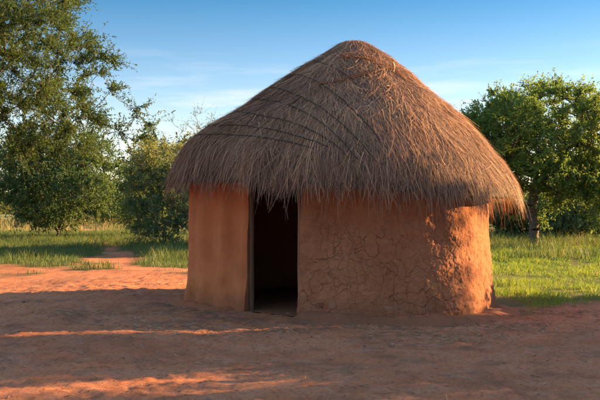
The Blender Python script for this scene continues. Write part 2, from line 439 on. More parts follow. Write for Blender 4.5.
# --- low mud footing that runs along the wall
def footing(s0, s1, w, h, seed):
    ss = np.arange(s0, s1, .02); th = np.interp(ss, arc, thf)
    b0 = HC + r_wall(th)[:, None] * np.stack([np.cos(th), np.sin(th)], -1)
    tn = unit(np.gradient(b0, axis=0)); nn = np.stack([tn[:, 1], -tn[:, 0]], -1)
    prof = np.array([(-.20, 1.0), (-.02, 1.0), (.06, .97), (.13, .90), (.17, .78), (.22, .60), (.28, .38), (.36, .16), (.46, -.1), (.52, -.6)])
    endt = sstep(0, .14, ss - s0) * sstep(0, .3, s1 - ss)
    ww = w * (1 + .35 * fbm(ss[:, None] * np.array([[2.2, 0]]), seed, 3)); hh = h * (1 + .4 * fbm(ss[:, None] * np.array([[3., 0]]), seed + 5, 3)) * (.15 + .85 * endt)
    P = np.zeros((len(ss), len(prof), 3))
    P[..., :2] = b0[:, None] + nn[:, None] * (prof[None, :, 0] * ww[:, None] / .36)[..., None]
    P[..., 2] = prof[None, :, 1] * hh[:, None] + .018 * fbm(P[..., :2] * 9, seed + 9, 4) + .012 * fbm(P[..., :2] * 30, seed + 3, 3) - .012 * P[..., 0]
    m = len(prof); q = (np.arange(len(ss) - 1)[:, None] * m + np.arange(m - 1)[None]).ravel()
    return P.reshape(-1, 3), [np.stack([q, q + m, q + m + 1, q + 1], -1)]
V1, F1 = footing(0.0, 3.9, .30, .085, 211)
V2, F2 = footing(AR - 1.7, AR - .02, .20, .055, 231)
hut_part('footing', np.concatenate([V1, V2]), F1 + [f + len(V1) for f in F2], M_MUD, {'crack': np.zeros(len(V1) + len(V2)), 'plaster': np.concatenate([np.zeros(len(V1)), np.ones(len(V2)) * .8])}, True)

# --- earth floor inside
thd = np.linspace(0, 2 * np.pi, 60, endpoint=False)
fl = np.concatenate([[[HC[0], HC[1], .05]], np.stack([HC[0] + (r_wall(thd) - .03) * np.cos(thd), HC[1] + (r_wall(thd) - .03) * np.sin(thd), -.012 * r_wall(thd) * np.cos(thd) + .004], -1)])
j = np.arange(60)
hut_part('floor', fl, [np.stack([np.zeros(60, int), 1 + j, 1 + (j + 1) % 60], -1)], M_MUD, {'crack': np.zeros(61)})

# --- door frame
def lumpy_post(p, q, r, seed, k=9, n=24):
    tt = np.linspace(0, 1, n)[:, None]; pts = np.asarray(p) + (np.asarray(q) - np.asarray(p)) * tt
    pts = pts + .010 * np.stack([fbm(tt * np.array([[3., 0]]), seed, 3), fbm(tt * np.array([[3., 0]]), seed + 1, 3), 0 * tt[:, 0]], -1)
    return path_tube(pts, r * (1 + .12 * fbm(tt * np.array([[5., 0]]), seed + 2, 2)), k)
eL, eR = base[-1], base[0]; tL, tR = tan[-1], tan[0]; nL, nR = nrm[-1], nrm[0]
frame = bpy.data.objects.new('door_frame', None); COL.objects.link(frame); frame.parent = hut
pL = eL + tL * .030 - nL * .105; pR = eR - tR * .016 - nR * .068
for nm, p, r, mat, sd in (('door_post', pL, .034, M_POST, 301), ('door_post', pR, .017, M_POLE, 311)):
    Vp, Q, T = lumpy_post((*p, -.05), (*p, 1.78), r, sd)
    hut_part(nm, Vp, [Q, T], mat, None, True, frame)
Vp, Q, T = lumpy_post((*(pL - tL * .12), 1.80), (*(pR + tR * .12), 1.80), .035, 321)
hut_part('lintel', Vp, [Q, T], M_POST, None, True, frame)
ps = (eL + eR) / 2
Vp, Q, T = lumpy_post((*(eL - nL * .12 + tL * .02), .03), (*(eR - nR * .12 - tR * .02), .03), .045, 331)
#hut_part('threshold', Vp, [Q, T], M_MUD, {'crack': np.zeros(len(Vp))}, True, frame)

# --- roof: thick shell of old straw, then the straws
nth, nt = 220, 60
thg = np.linspace(0, 2 * np.pi, nth, endpoint=False); tg = np.linspace(0.0, 1.02, nt)
TT, TG = np.meshgrid(thg, tg, indexing='ij')
up = roof_pt(TT.ravel(), TG.ravel(), -.03); lo = roof_pt(TT.ravel(), TG.ravel(), -.14)
a = (np.arange(nth)[:, None] * nt + np.arange(nt - 1)[None]); b = ((np.arange(nth)[:, None] + 1) % nth * nt + np.arange(nt - 1)[None])
a, b = a.ravel(), b.ravel(); n0 = len(up)
rim = np.arange(nth) * nt + nt - 1; rim2 = (np.arange(nth) + 1) % nth * nt + nt - 1
roof = hut_part('roof', np.concatenate([up, lo]), [np.stack([a, a + 1, b + 1, b], -1), np.stack([a, b, b + 1, a + 1], -1) + n0,
                np.stack([rim, rim + n0, rim2 + n0, rim2], -1)], M_ROOFBASE, None, True)

def strands(n, tsamp, dt, lift0, lift1, width, seed, vbase, segs=4, swing=.10, over=None, vis=True, tmax=1.025):
    g = np.random.default_rng(seed)
    th = g.uniform(0, 2 * np.pi, n)
    # fewer straws on the side that faces away
    if vis:
        keep = (np.sin(th) < .55) | (g.random(n) < .35); th = th[keep]; n = len(th)
    t0 = tsamp(g, n)
    ln = dt(g, n)
    ln = np.maximum(np.minimum(ln, tmax + .045 * vnoise(np.stack([np.cos(th) * 14, np.sin(th) * 14], -1), 55) + .055 * vnoise(np.stack([np.cos(th) * 38, np.sin(th) * 38], -1), 57) + g.normal(0, .022, n) - t0), .04)
    cl = vnoise(np.stack([np.cos(th) * t0 * 9, np.sin(th) * t0 * 9, t0 * 5], -1), seed + 3)
    cl2 = vnoise(np.stack([np.cos(th) * t0 * 26, np.sin(th) * t0 * 26, t0 * 8], -1), seed + 4)
    cl3 = vnoise(np.stack([np.cos(th) * 70 * (.3 + t0), np.sin(th) * 70 * (.3 + t0), t0 * 3], -1), seed + 6)
    drift = (cl * .55 + g.normal(0, 1, n)) * swing / np.maximum(t0, .15) * .35
    l0 = lift0(g, n) + .016 * cl2 + .022 * cl3; l1 = lift1(g, n) + .04 * np.maximum(cl2, 0) + .02 * cl3
    bow = g.normal(0, .25, n)
    P = []
    for k in range(segs + 1):
        f = k / segs
        tk = t0 + ln * f
        P.append(roof_pt(th + drift * (f + bow * f * (1 - f)), tk, l0 + (l1 - l0) * f ** 1.5))
    P = np.stack(P, 1)
    if over is not None:
        P = over(g, P, th)
    d = unit(P[:, -1] - P[:, 0]); rnd = unit(g.normal(size=(n, 3)))
    out = np.stack([np.cos(th) * .7, np.sin(th) * .7, np.full(n, .7)], -1)
    side = unit(np.cross(d, out) + .45 * np.cross(d, rnd))
    w = width * g.uniform(.55, 1.35, n)
    taper = np.linspace(1, .35, segs + 1)
    A = P - side[:, None] * (w[:, None] * taper)[..., None] / 2; B = P + side[:, None] * (w[:, None] * taper)[..., None] / 2
    V = np.stack([A, B], 2).reshape(n, -1, 3)
    m = 2 * (segs + 1); q = (np.arange(n) * m)[:, None] + (np.arange(segs) * 2)[None]
    F = np.stack([q, q + 1, q + 3, q + 2], -1).reshape(-1, 4)
    v = np.clip(vbase + .10 * vnoise(np.stack([np.cos(th) * t0 * 2.6, np.sin(th) * t0 * 2.6, t0 * 2], -1), 888) + .12 * cl +   .10 * cl2 + .20 * cl3 + g.normal(0, .17, n) + (g.random(n) < .05) * .35, 0, 1)
    return V.reshape(-1, 3), F, np.repeat(v, m)

sets = []
area = lambda g, n: np.sqrt(g.uniform(.0004, .92, n))
sets.append(strands(85000, area, lambda g, n: g.uniform(.07, .19, n), lambda g, n: g.uniform(-.03, .012, n), lambda g, n: np.abs(g.normal(.008, .018, n)), .0075, 1, .34, swing=.12))
sets.append(strands(6000, area, lambda g, n: g.uniform(.05, .13, n), lambda g, n: g.uniform(-.01, .015, n), lambda g, n: np.abs(g.normal(.012, .02, n)), .012, 9, .33, swing=.16))
sets.append(strands(5000, area, lambda g, n: g.uniform(.10, .22, n), lambda g, n: g.uniform(0, .02, n), lambda g, n: np.abs(g.normal(.022, .032, n)), .005, 2, .44, swing=.24))
# eave courses: clumped fringe of uneven length
def fr_len(lo_, hi_):
    return lambda g, n: g.uniform(lo_, hi_, n) * g.uniform(.7, 1.1, n)
sets.append(strands(22000, lambda g, n: g.uniform(.66, .90, n), fr_len(.10, .19), lambda g, n: g.uniform(-.05, .02, n), lambda g, n: g.normal(.0, .022, n), .006, 3, .34, segs=5, swing=.12))
sets.append(strands(20000, lambda g, n: g.uniform(.80, .93, n), fr_len(.07, .15), lambda g, n: g.uniform(-.11, .02, n), lambda g, n: g.normal(-.01, .03, n), .0055, 4, .36, segs=5, swing=.14))
sets.append(strands(900, lambda g, n: g.uniform(.82, .93, n), lambda g, n: g.uniform(.12, .24, n), lambda g, n: g.uniform(-.06, .02, n), lambda g, n: g.normal(0, .035, n), .005, 5, .5, segs=6, swing=.22, tmax=1.13))
# tousled top knot
sets.append(strands(2600, lambda g, n: g.uniform(.0, .10, n), lambda g, n: g.uniform(.06, .16, n), lambda g, n: g.uniform(-.01, .03, n), lambda g, n: np.abs(g.normal(.01, .02, n)), .006, 6, .48, swing=.10, vis=False))
Vs, Fs, As, o_ = [], [], [], 0
for Vv, Ff, Aa in sets:
    Vs.append(Vv); Fs.append(Ff + o_); As.append(Aa); o_ += len(Vv)
hut_part('thatch', np.concatenate(Vs), [np.concatenate(Fs)], M_STRAW, {'v': np.concatenate(As)}, False, roof)

# --- binding ropes sewn over the straw (their run is read off the roof where they lie)
def on_roof(px, py, lift):
    d = np.array([(px - 300) / FPX, 1., (HOR - py) / FPX]); o = np.array([0, 0, CAM_H]); prev = None
    for yy in np.arange(9.0, 14.5, .01):
        p = o + d * yy
        dx, dy = p[0] - HC[0], p[1] - HC[1]; th = math.atan2(dy, dx)
        r = math.hypot(dx, dy) / r_eave(np.array([th]))[0]
        if r < 1.0:
            t = float(np.interp(r, PRR[:15], PT[:15])); s = roof_pt(np.array([th]), np.array([t]), lift)[0]
            if p[2] <= s[2]: return s
    return None
ROPES = [[(313, 60), (325, 64), (340, 72), (352, 80)], [(303, 75), (316, 81), (327, 88), (340, 98), (350, 108), (364, 122), (377, 137), (386, 148)],
         [(277, 88), (290, 92), (303, 98), (318, 106), (330, 115), (342, 125), (353, 135), (367, 151), (376, 163)],
         [(260, 99), (270, 100), (280, 102), (294, 107), (307, 113), (319, 121), (330, 130), (341, 140), (350, 151), (357, 160)],
         [(243, 112), (255, 114), (267, 117), (280, 119), (293, 123), (307, 128), (320, 135), (332, 143), (342, 151)],
         [(222, 125), (238, 125), (254, 127), (270, 129), (287, 133), (301, 137), (314, 141), (328, 147)],
         [(209, 135), (222, 134), (236, 135), (252, 136), (268, 138), (290, 142), (313, 149)]]
for rp in ROPES:
    rp = [(rp[0][0] - 20, rp[0][1] + 3), (rp[0][0] - 13, rp[0][1] + .5), (rp[0][0] - 7, rp[0][1] - .5)] + rp
    P = [on_roof(*p, .044) for p in rp]; P = np.array([p for p in P if p is not None])
    tt = np.linspace(0, len(P) - 1, len(P) * 7); Pi = np.stack([np.interp(tt, np.arange(len(P)), P[:, c]) for c in range(3)], -1)
    for _ in range(6): Pi[1:-1] = (Pi[:-2] + 2 * Pi[1:-1] + Pi[2:]) / 4
    Pi[:, 2] += .006 * vnoise(Pi * 7, 3)
    Vp, Q, T = path_tube(Pi, .0064, 6)
    hut_part('binding_rope', Vp, [Q, T], M_ROPE, None, True, roof)
# bundles of straw tied round the crown of the roof
def bundle(ends, n, spread, seed, vb):
    g = np.random.default_rng(seed); P0 = []
    a_, b_ = on_roof(*ends[0], .03), on_roof(*ends[1], .03)
    m_ = on_roof((ends[0][0] + ends[1][0]) / 2 + ends[2][0], (ends[0][1] + ends[1][1]) / 2 + ends[2][1], .04)
    tt = np.linspace(0, 1, 9)[None, :, None]
    c = (1 - tt) ** 2 * a_ + 2 * tt * (1 - tt) * (2 * m_ - (a_ + b_) / 2) + tt ** 2 * b_
    offs = g.normal(0, spread, (n, 1, 3)) + g.normal(0, spread * .5, (n, 1, 3)) * (tt - .5) * 2
    sh = g.normal(0, .10, (n, 1, 1)); P = c + offs + (b_ - a_) * sh
    side = unit(np.cross(unit(b_ - a_)[None], g.normal(size=(n, 3))))
    w = .005; V = np.stack([P - side[:, None] * w / 2, P + side[:, None] * w / 2], 2).reshape(n, -1, 3)
    q = (np.arange(n) * 18)[:, None] + (np.arange(8) * 2)[None]
    F = np.stack([q, q + 1, q + 3, q + 2], -1).reshape(-1, 4)
    return V.reshape(-1, 3), F, np.repeat(np.clip(g.normal(vb, .15, n), 0, 1), 18)
for e, n, sp, sd, vb in (([(322, 83), (378, 69), (3, 1)], 34, .010, 401, .42), ([(374, 66), (404, 80), (2, -3)], 26, .022, 405, .36), ([(338, 58), (372, 61), (0, -2)], 24, .022, 407, .3)):
    Vb, Fb, Ab = bundle(e, n, sp, sd, vb)
    hut_part('straw_bundle', Vb, [Fb], M_STRAW, {'v': Ab}, False, roof)

# ------------------------------------------------------------------ trees and shrubs
def leaves(P, D, size, g, asp=.42, droop=.3):
    """one folded diamond leaf at each P, growing along D"""
    n = len(P); D = unit(D + g.normal(0, .35, (n, 3)) - np.array([0, 0, droop]))
    sd = unit(np.cross(D, g.normal(size=(n, 3)))); up_ = np.cross(sd, D)
    s = (size * g.uniform(.6, 1.35, n))[:, None]
    V = np.stack([P, P + D * s * .5 + sd * s * asp * .5 + up_ * s * .06, P + D * s, P + D * s * .5 - sd * s * asp * .5 + up_ * s * .06], 1)
    F = np.arange(n * 4).reshape(n, 4)
    return V.reshape(-1, 3), F

def skeleton(trunk, pts, g, bias=.35):
    """join crown points to the nearest wood already grown; returns nodes, parents"""
    trunk = np.asarray(trunk, float)
    N = list(trunk); par = [-1] + list(range(len(trunk) - 1)); plen = [0.]
    for i in range(1, len(trunk)): plen.append(plen[-1] + np.linalg.norm(trunk[i] - trunk[i - 1]))
    top = trunk[-1]
    order = np.argsort(np.linalg.norm(pts - top, axis=1))
    NA = np.zeros((len(trunk) + len(pts), 3)); NA[:len(trunk)] = trunk; PLn = np.zeros(len(NA)); PLn[:len(trunk)] = plen
    k = len(trunk); lo_ = max(0, len(trunk) - (4 if len(trunk) > 5 else 3))
    for i in order:
        p = pts[i]; d = np.linalg.norm(NA[lo_:k] - p, axis=1)
        j_ = lo_ + int(np.argmin(d + bias * PLn[lo_:k] * .35))
        NA[k] = p; PLn[k] = PLn[j_] + np.linalg.norm(p - NA[j_]); par.append(j_); k += 1
    return NA, np.array(par)

def wood(NA, par, tip, g, power=.46, wob=.10, k=6, rmax=None):
    n = len(NA); cnt = np.zeros(n)
    kids = np.bincount(par[par >= 0], minlength=n); cnt[kids == 0] = 1
    order = np.arange(n)[::-1]
    for i in order:
        if par[i] >= 0: cnt[par[i]] += max(cnt[i], 1)
    rad = tip * np.maximum(cnt, 1) ** power
    if rmax: rad = np.minimum(rad, rmax)
    idx = np.where(par >= 0)[0]; a_, b_ = NA[par[idx]], NA[idx]
    L = np.linalg.norm(b_ - a_, axis=1)[:, None]
    m1 = a_ + (b_ - a_) * .33 + g.normal(0, 1, a_.shape) * L * wob * .5 - np.array([0, 0, 1]) * L * .03
    m2 = a_ + (b_ - a_) * .67 + g.normal(0, 1, a_.shape) * L * wob * .5
    ra = np.minimum(rad[par[idx]], rad[idx] * 1.5); rb = rad[idx]
    r1, r2 = ra * .67 + rb * .33, ra * .33 + rb * .67
    V, F = tubes(np.concatenate([a_, m1, m2]), np.concatenate([m1, m2, b_]), np.concatenate([ra, r1, r2]), np.concatenate([r1, r2, rb]), k)
    return V, F, rad, kids

def plant(name, label, cat, base_xy, trunk, pts, leaf, tw, nl, lsize, mat, bark, seed, group=None, tip=.006, asp=.42, vmean=.45, droop=.3, rmax=None, bias=.35, twr=.0026, node_part=1., top_sun_tint=0., trunk_name='trunk'):
    """leaf = twig length (m), tw twigs per node, nl leaves per twig"""
    g = np.random.default_rng(seed)
    bx, by = base_xy; bz = float(ground_z(np.array([bx]), np.array([by]))[0])
    root = thing(name, label, cat, (bx, by, bz), group)
    NA, par = skeleton(trunk, pts, g, bias)
    Vw, Fw, rad, kids = wood(NA, par, tip, g, rmax=rmax)
    nt_ = len(trunk)
    ids = np.arange(nt_, len(NA)); ids = ids[(kids[ids] == 0) | (g.random(len(ids)) < node_part)]
    c0 = pts.mean(0)
    nodes = np.repeat(NA[ids], tw, 0); dirp = np.repeat(unit(NA[ids] - NA[par[ids]]), tw, 0)
    n = len(nodes)
    outw = unit(nodes - c0 * np.array([1, 1, .75]))
    D = unit(g.normal(size=(n, 3)) * .9 + dirp * .6 + outw * .45 + np.array([0, 0, .1]))
    Lt = leaf * g.uniform(.45, 1.25, n)
    bend = g.normal(0, .25, (n, 3)) - np.array([0, 0, .25]) * droop
    e = nodes + D * Lt[:, None]; mid_ = nodes + D * Lt[:, None] * .5; e2 = e + bend * Lt[:, None]
    Vt, Ft = tubes(np.concatenate([nodes, mid_]), np.concatenate([mid_, e2]), np.full(2 * n, twr), np.full(2 * n, twr * .6), 3)
    mesh_obj(trunk_name, np.concatenate([Vw, Vt]), [Fw, Ft + len(Vw)], bark, root, None, True)
    f = np.linspace(.12, 1, nl)[None] + g.uniform(-.06, .06, (n, nl))
    P = np.where((f < .5)[..., None], nodes[:, None] + (mid_ - nodes)[:, None] * (f / .5)[..., None], mid_[:, None] + (e2 - mid_)[:, None] * ((f - .5) / .5)[..., None]).reshape(-1, 3)
    DD = np.repeat(unit(e2 - nodes), nl, 0) * .6 + g.normal(size=(n * nl, 3)) * .7
    Vl, Fl = leaves(P, DD, lsize, g, asp, droop)
    vn = vnoise(P * .9, seed) * .18 + np.repeat(g.normal(0, .10, n), nl) + g.normal(0, .10, n * nl) + vmean
    if top_sun_tint:
        zz = P[:, 2]; vn = vn + top_sun_tint * sstep(np.percentile(zz, 70), np.percentile(zz, 99), zz)  # sunlight on the crown top, painted into the leaf colour
    mesh_obj('crown', Vl, [Fl], mat, root, {'v': np.repeat(np.clip(vn, 0, 1), 4)})
    return root

def ell_pts(g, n, c, r, shell=.45, rag=.25, seed=0, cut=None, mind=.0, hollow=.35, thr=-.28):
    out = []
    c = np.array(c); r = np.array(r)
    while len(out) < n:
        q = g.uniform(-1.25, 1.25, (n * 6, 3)); d = np.linalg.norm(q, axis=1)
        lim = 1 + rag * fbm(unit(q) * 2.1 + seed, 77, 3) * 1.6
        ok = (d < lim) & ((d > hollow * g.random(len(q)) ** .5) | (g.random(len(q)) < .3))
        p = c + q[ok] * r
        clump = fbm(p * (1.3 / max(r) * 2.2) + seed * 3.1, 83, 3)
        p = p[clump > thr]
        if cut is not None: p = p[cut(p)]
        out = list(out) + list(p)
    out = np.array(out[:n * 3])
    sel = [out[0]]
    if mind:
        for p in out[1:]:
            if len(sel) >= n: break
            if np.min(np.linalg.norm(np.array(sel) - p, axis=1)) > mind: sel.append(p)
        return np.array(sel)
    return out[:n]

# tall feathery tree at the left edge, its trunk outside the frame
g = np.random.default_rng(11)
ptsA = ell_pts(g, 620, (0, 0, 5.0), (6.3, 3.4, 4.2), rag=.2, seed=2, mind=.28, cut=lambda p: (p[:, 0] < 5.1 - np.abs(p[:, 2] - 4.35) * .48 + .7 * fbm(p * .9, 5, 2)) & (p[:, 2] > 2.55 + .1 * np.abs(p[:, 0])))
arch = np.array([[3.9, -.4, 5.0], [4.6, -.5, 4.75], [5.3, -.5, 4.35], [5.9, -.5, 3.9], [6.3, -.5, 3.55], [4.5, .2, 5.6], [5.2, .1, 5.3], [5.0, -.8, 3.6], [5.6, -.9, 3.3], [6.1, -1.0, 3.15], [3.6, .3, 6.4], [4.1, .3, 6.9]])
plant('acacia_tree', 'tall feathery acacia tree at the left edge with arching thorny branches against the sky', 'tree', (-10.2, 22), [(0, 0, -.2), (.1, 0, .8), (.25, .1, 1.6), (.3, .1, 2.4), (.5, .1, 3.1)],
      np.concatenate([ptsA, arch]), .55, 18, 28, .074, M_ACACIA, M_THORN, 21, asp=.34, vmean=.36, droop=.25, rmax=.17, tip=.007, top_sun_tint=.1)

# big shrub below it
def shrub_trunk(h=.35): return [(0, 0, -.15), (.02, 0, .05), (.03, .02, h)]
g = np.random.default_rng(12)
pts = ell_pts(g, 330, (0, 0, 2.1), (2.75, 2.2, 2.35), rag=.25, seed=5, mind=.3, cut=lambda p: p[:, 2] > .35 + .72 * np.maximum(np.hypot(p[:, 0], p[:, 1]) - .55, 0))
plant('large_bush', 'broad dark green many-stemmed bush in the grass below the acacia', 'bush', (-9.9, 34), shrub_trunk(), pts, .6, 14, 19, .10, M_BUSH, M_BARK, 23, vmean=.42, rmax=.05, bias=1.0, tip=.008, trunk_name='stems')
# shrub between the bush and the hut, sunlit top put into its leaf colour
g = np.random.default_rng(13)
pts = ell_pts(g, 150, (0, 0, 1.75), (1.2, 1.1, 1.65), rag=.28, seed=8, mind=.24, cut=lambda p: p[:, 2] > .25)
plant('leafy_bush', 'grey-green leafy bush with sunlight coloured yellow into its top close to the hut wall', 'bush', (-4.55, 27.5), shrub_trunk(.3), pts, .42, 13, 15, .085, M_GREYBUSH, M_BARK, 25, vmean=.6, rmax=.04, bias=1.0, tip=.006, top_sun_tint=.3, trunk_name='stems')
# thin twiggy shrub that looks over it
g = np.random.default_rng(14)
pts = ell_pts(g, 110, (0, 0, 2.9), (1.5, 1.2, 2.0), rag=.35, seed=9, mind=.28, cut=lambda p: p[:, 2] > .5)
plant('twiggy_shrub', 'thin twiggy shrub with bare sprigs rising behind the left eave', 'shrub', (-4.0, 32.5), shrub_trunk(.5), pts, .5, 8, 8, .055, M_GREYBUSH, M_THORN, 27, vmean=.5, rmax=.04, bias=1.0, tip=.007, trunk_name='stems')
g = np.random.default_rng(17)
pts = ell_pts(g, 150, (0, 0, 1.9), (1.45, 1.2, 1.75), rag=.28, seed=11, mind=.26, cut=lambda p: p[:, 2] > .3)
plant('field_bush', 'mid-green bush standing back between the big bush and the leafy one', 'bush', (-6.75, 37), shrub_trunk(.3), pts, .5, 11, 13, .10, M_BUSH, M_BARK, 30, vmean=.62, rmax=.04, bias=1.0, tip=.006, top_sun_tint=.3, trunk_name='stems')
# broad tree on the right
g = np.random.default_rng(16)
pts = np.concatenate([
    ell_pts(g, 400, (.45, 0, 3.75), (2.95, 2.7, 2.2), rag=.16, seed=12, mind=.26, thr=-.36, cut=lambda p: p[:, 2] > 2.0 - .12 * p[:, 0]),
    ell_pts(g, 60, (2.3, -.8, 2.0), (1.6, 1.2, .9), rag=.3, seed=14, mind=.25),
    np.array([[.26, -.02, 1.0], [.52, .04, 1.45], [.78, 0, 1.95], [1.1, 0, 2.5]]),
    ell_pts(g, 30, (-1.9, -.3, 3.6), (1.0, 1.0, 1.2), rag=.3, seed=15, mind=.25)])
plant('shade_tree', 'broad round-crowned green tree with a forked trunk on the lawn right of the hut', 'tree', (8.42, 30), [(0, 0, -.2), (.01, 0, .3), (.0, 0, .75), (-.06, .02, 1.25), (-.02, 0, 1.7), (.08, 0, 2.2)],
      pts, .5, 15, 21, .095, M_TREE, M_BARK, 31, vmean=.62, rmax=.25, bias=.15, tip=.017)
# shrubs under and behind it
SHR = [((12.0, 36), 1.5, 1.1, M_GREYBUSH, 'rounded_bush', 'rounded grey-green bush at the right edge behind the shade tree'),
       ((10.0, 38), 1.3, .95, M_BUSH, 'dark_bush', 'dark low bush directly behind the trunk of the shade tree'),
       ((14.6, 40), 2.3, 1.5, M_BUSH, 'tall_bush', 'tall dark bush farthest right beyond the lawn'),
       ((7.0, 40), 1.7, 1.3, M_BUSH, 'spreading_bush', 'spreading dark bush beside the right eave of the hut'),]
for i, (xy, rw, rh, m_, nm, lb) in enumerate(SHR):
    g = np.random.default_rng(40 + i)
    pts = ell_pts(g, 120, (0, 0, rh), (rw, rw * .8, rh * 1.0), rag=.3, seed=20 + i, mind=.22, cut=lambda p: p[:, 2] > .12)
    plant(nm, lb, 'bush', xy, shrub_trunk(.25), pts, .42, 12, 14, .12, m_, M_BARK, 51 + i, vmean=.42, rmax=.04, bias=1., tip=.006, trunk_name='stems')
# trees standing farther off
FAR = [((-17, 62), 2.6, 5.2, 'spreading_tree', 'pale far tree whose crown shows above the left bush'), ((-11.5, 70), 3.0, 5.6, 'spreading_tree', 'sunlit far tree at the end of the track'),
       ((-9.6, 58), 2.9, 6.0, 'spreading_tree', 'small far tree just left of the leafy bush'), ((-22.5, 66), 3.4, 6.6, 'spreading_tree', 'far tree seen through the acacia at the left edge'),
       ((20.0, 62), 3.0, 5.0, 'spreading_tree', 'far tree at the right edge beyond the tall bush'), ((15.5, 70), 3.2, 5.2, 'spreading_tree', 'far tree showing under the crown of the shade tree')]
for i, (xy, rw, h, nm, lb) in enumerate(FAR):
    g = np.random.default_rng(60 + i)
    pts = ell_pts(g, 90, (0, 0, h * .6), (rw, rw * .8, h * .4), rag=.3, seed=30 + i, mind=.3)
    plant(nm, lb, 'tree', xy, [(0, 0, -.2), (0, 0, .5), (.05, 0, 1.0)], pts, .8, 8, 10, .20, M_FAR, M_BARK, 71 + i, group='far trees beyond the field', vmean=.5, rmax=.14, bias=.4, tip=.014, asp=.6)

BACK = [((-20.5, 50), 2.2, 1.6, 'green bush closing the field at the left edge behind the acacia'), ((-16.6, 54), 2.0, 1.35, 'green bush standing behind the left side of the big bush'),
        ((-12.6, 56), 1.9, 1.15, 'low green bush in the gap right of the big bush'), ((-9.0, 52), 1.7, 1.3, 'green bush half hidden behind the field bush'), ((16.5, 50), 2.4, 1.5, 'dark green bush at the right edge beyond the lawn'),
        ((12.6, 52), 2.2, 1.4, 'dark green bush seen under the crown of the shade tree')]
for i, (xy, rw, rh, lb) in enumerate(BACK):
    g = np.random.default_rng(160 + i)
    pts = ell_pts(g, 120, (0, 0, rh), (rw, rw * .8, rh), rag=.3, seed=70 + i, mind=.24, cut=lambda p: p[:, 2] > .12)
    plant('far_bush', lb, 'bush', xy, shrub_trunk(.25), pts, .5, 9, 11, .12, M_BUSH, M_BARK, 171 + i, group='bushes closing the field', vmean=.6, rmax=.04, bias=1., tip=.006, top_sun_tint=.25, trunk_name='stems')

# far bush belt on the horizon
g = np.random.default_rng(90)
nb = 420; bxs = g.uniform(-110, 110, nb); bys = g.uniform(95, 150, nb); bh = g.uniform(2.2, 5.2, nb) * (1 + .3 * vnoise(np.stack([bxs * .06, bys * 0], -1), 4))
cl = np.repeat(np.arange(nb), 260); q = unit(g.normal(size=(len(cl), 3))) * (g.random((len(cl), 1)) ** .4)
P = np.stack([bxs[cl] + q[:, 0] * bh[cl] * .9, bys[cl] + q[:, 1] * bh[cl] * .7, bh[cl] * .5 + q[:, 2] * bh[cl] * .5], -1)
Vl, Fl = leaves(P, g.normal(size=P.shape), .45, g, .7)
wd = mesh_obj('distant_woodland', Vl, [Fl], M_FAR, None, {'v': np.repeat(np.clip(.45 + np.repeat(g.normal(0, .15, nb), 260) + g.normal(0, .1, len(cl)), 0, 1), 4)})
tag(wd, 'far belt of bush along the horizon', 'woodland', kind='stuff')

# trees outside the frame on the sunward side: their shade lies over the yard
def sunward(L, q): v = SH * L + SN * q; return float(v[0]), float(v[1])
OFF = [(17., 3.22, 3.5, 4.0, 'broad leafy tree outside the frame, the one nearest the camera'), (16.5, 7.65, .78, 4.0, 'narrow leafy tree outside the frame, between the two broad ones'),
       (18.5, 8.62, .46, 3.2, 'slender leafy tree outside the frame, in line with the front of the hut'), (12.8, 10.1, 1.05, .95, 'low rounded bush added outside the frame to shade the near edge of the lawn'),
       (8.6, 6.6, .52, .78, 'smallest bush, added outside the frame beside the yard to cut a light streak')]  # the two bushes are added, unseen, to shape the yard's shade
for i, (L, q, rw, zc, lb) in enumerate(OFF):
    g = np.random.default_rng(120 + i)
    n_ = int(60 + 120 * rw)
    pts = ell_pts(g, n_, (0, 0, zc), (rw, rw, zc * .78), rag=.22, seed=50 + i, mind=.2)
    plant('yard_tree', lb, 'tree', sunward(L, q), [(0, 0, -.2), (0, 0, .4), (.03, 0, .9)], pts, .45, 12, 14, .13, M_TREE, M_BARK, 131 + i, group='trees that shade the yard', vmean=.45, rmax=.12, bias=.3, tip=.01, asp=.5)

# ------------------------------------------------------------------ grass
def blades(x, y, h, w, g, lean=.35, v=None, wind=(0.1, 0)):
    n = len(x); z = ground_z(x, y) - .01
    a_ = g.uniform(0, 2 * np.pi, n); sd = np.stack([np.cos(a_), np.sin(a_), 0 * a_], -1)
    ln = g.normal(0, lean, (n, 2)) + np.array(wind)
    B = np.stack([x, y, z], -1)
    m = B + np.stack([ln[:, 0] * h * .3, ln[:, 1] * h * .3, h * .55], -1)
    tip_ = B + np.stack([ln[:, 0] * h, ln[:, 1] * h, h * np.clip(1 - .35 * (ln ** 2).sum(1), .5, 1)], -1)
    w = w[:, None]
    V = np.stack([B - sd * w / 2, B + sd * w / 2, m + sd * w * .38, m - sd * w * .38, tip_], 1).reshape(-1, 3)
    b = np.arange(n) * 5
    return V, [np.stack([b, b + 1, b + 2, b + 3], -1), np.stack([b + 3, b + 2, b + 4], -1)], np.repeat(np.clip(v, 0, 1), 5)

def clumpy(g, n, xlo, xhi, ylo, yhi, thr=.25, sc=1.6, seed=0, ypow=1.):
    x = g.uniform(xlo, xhi, n); y = ylo + (yhi - ylo) * g.random(n) ** ypow
    inside = np.abs(x) < .46 * y + 2.5
    m = grass_mask(x, y) + .4 * fbm(np.stack([x, y], -1) * sc, seed, 3)
    rr_ = np.hypot(x - HC[0], y - HC[1])
    k = inside & (m > thr + .5 * g.random(n)) & (rr_ > 2.6)
    return x[k], y[k]

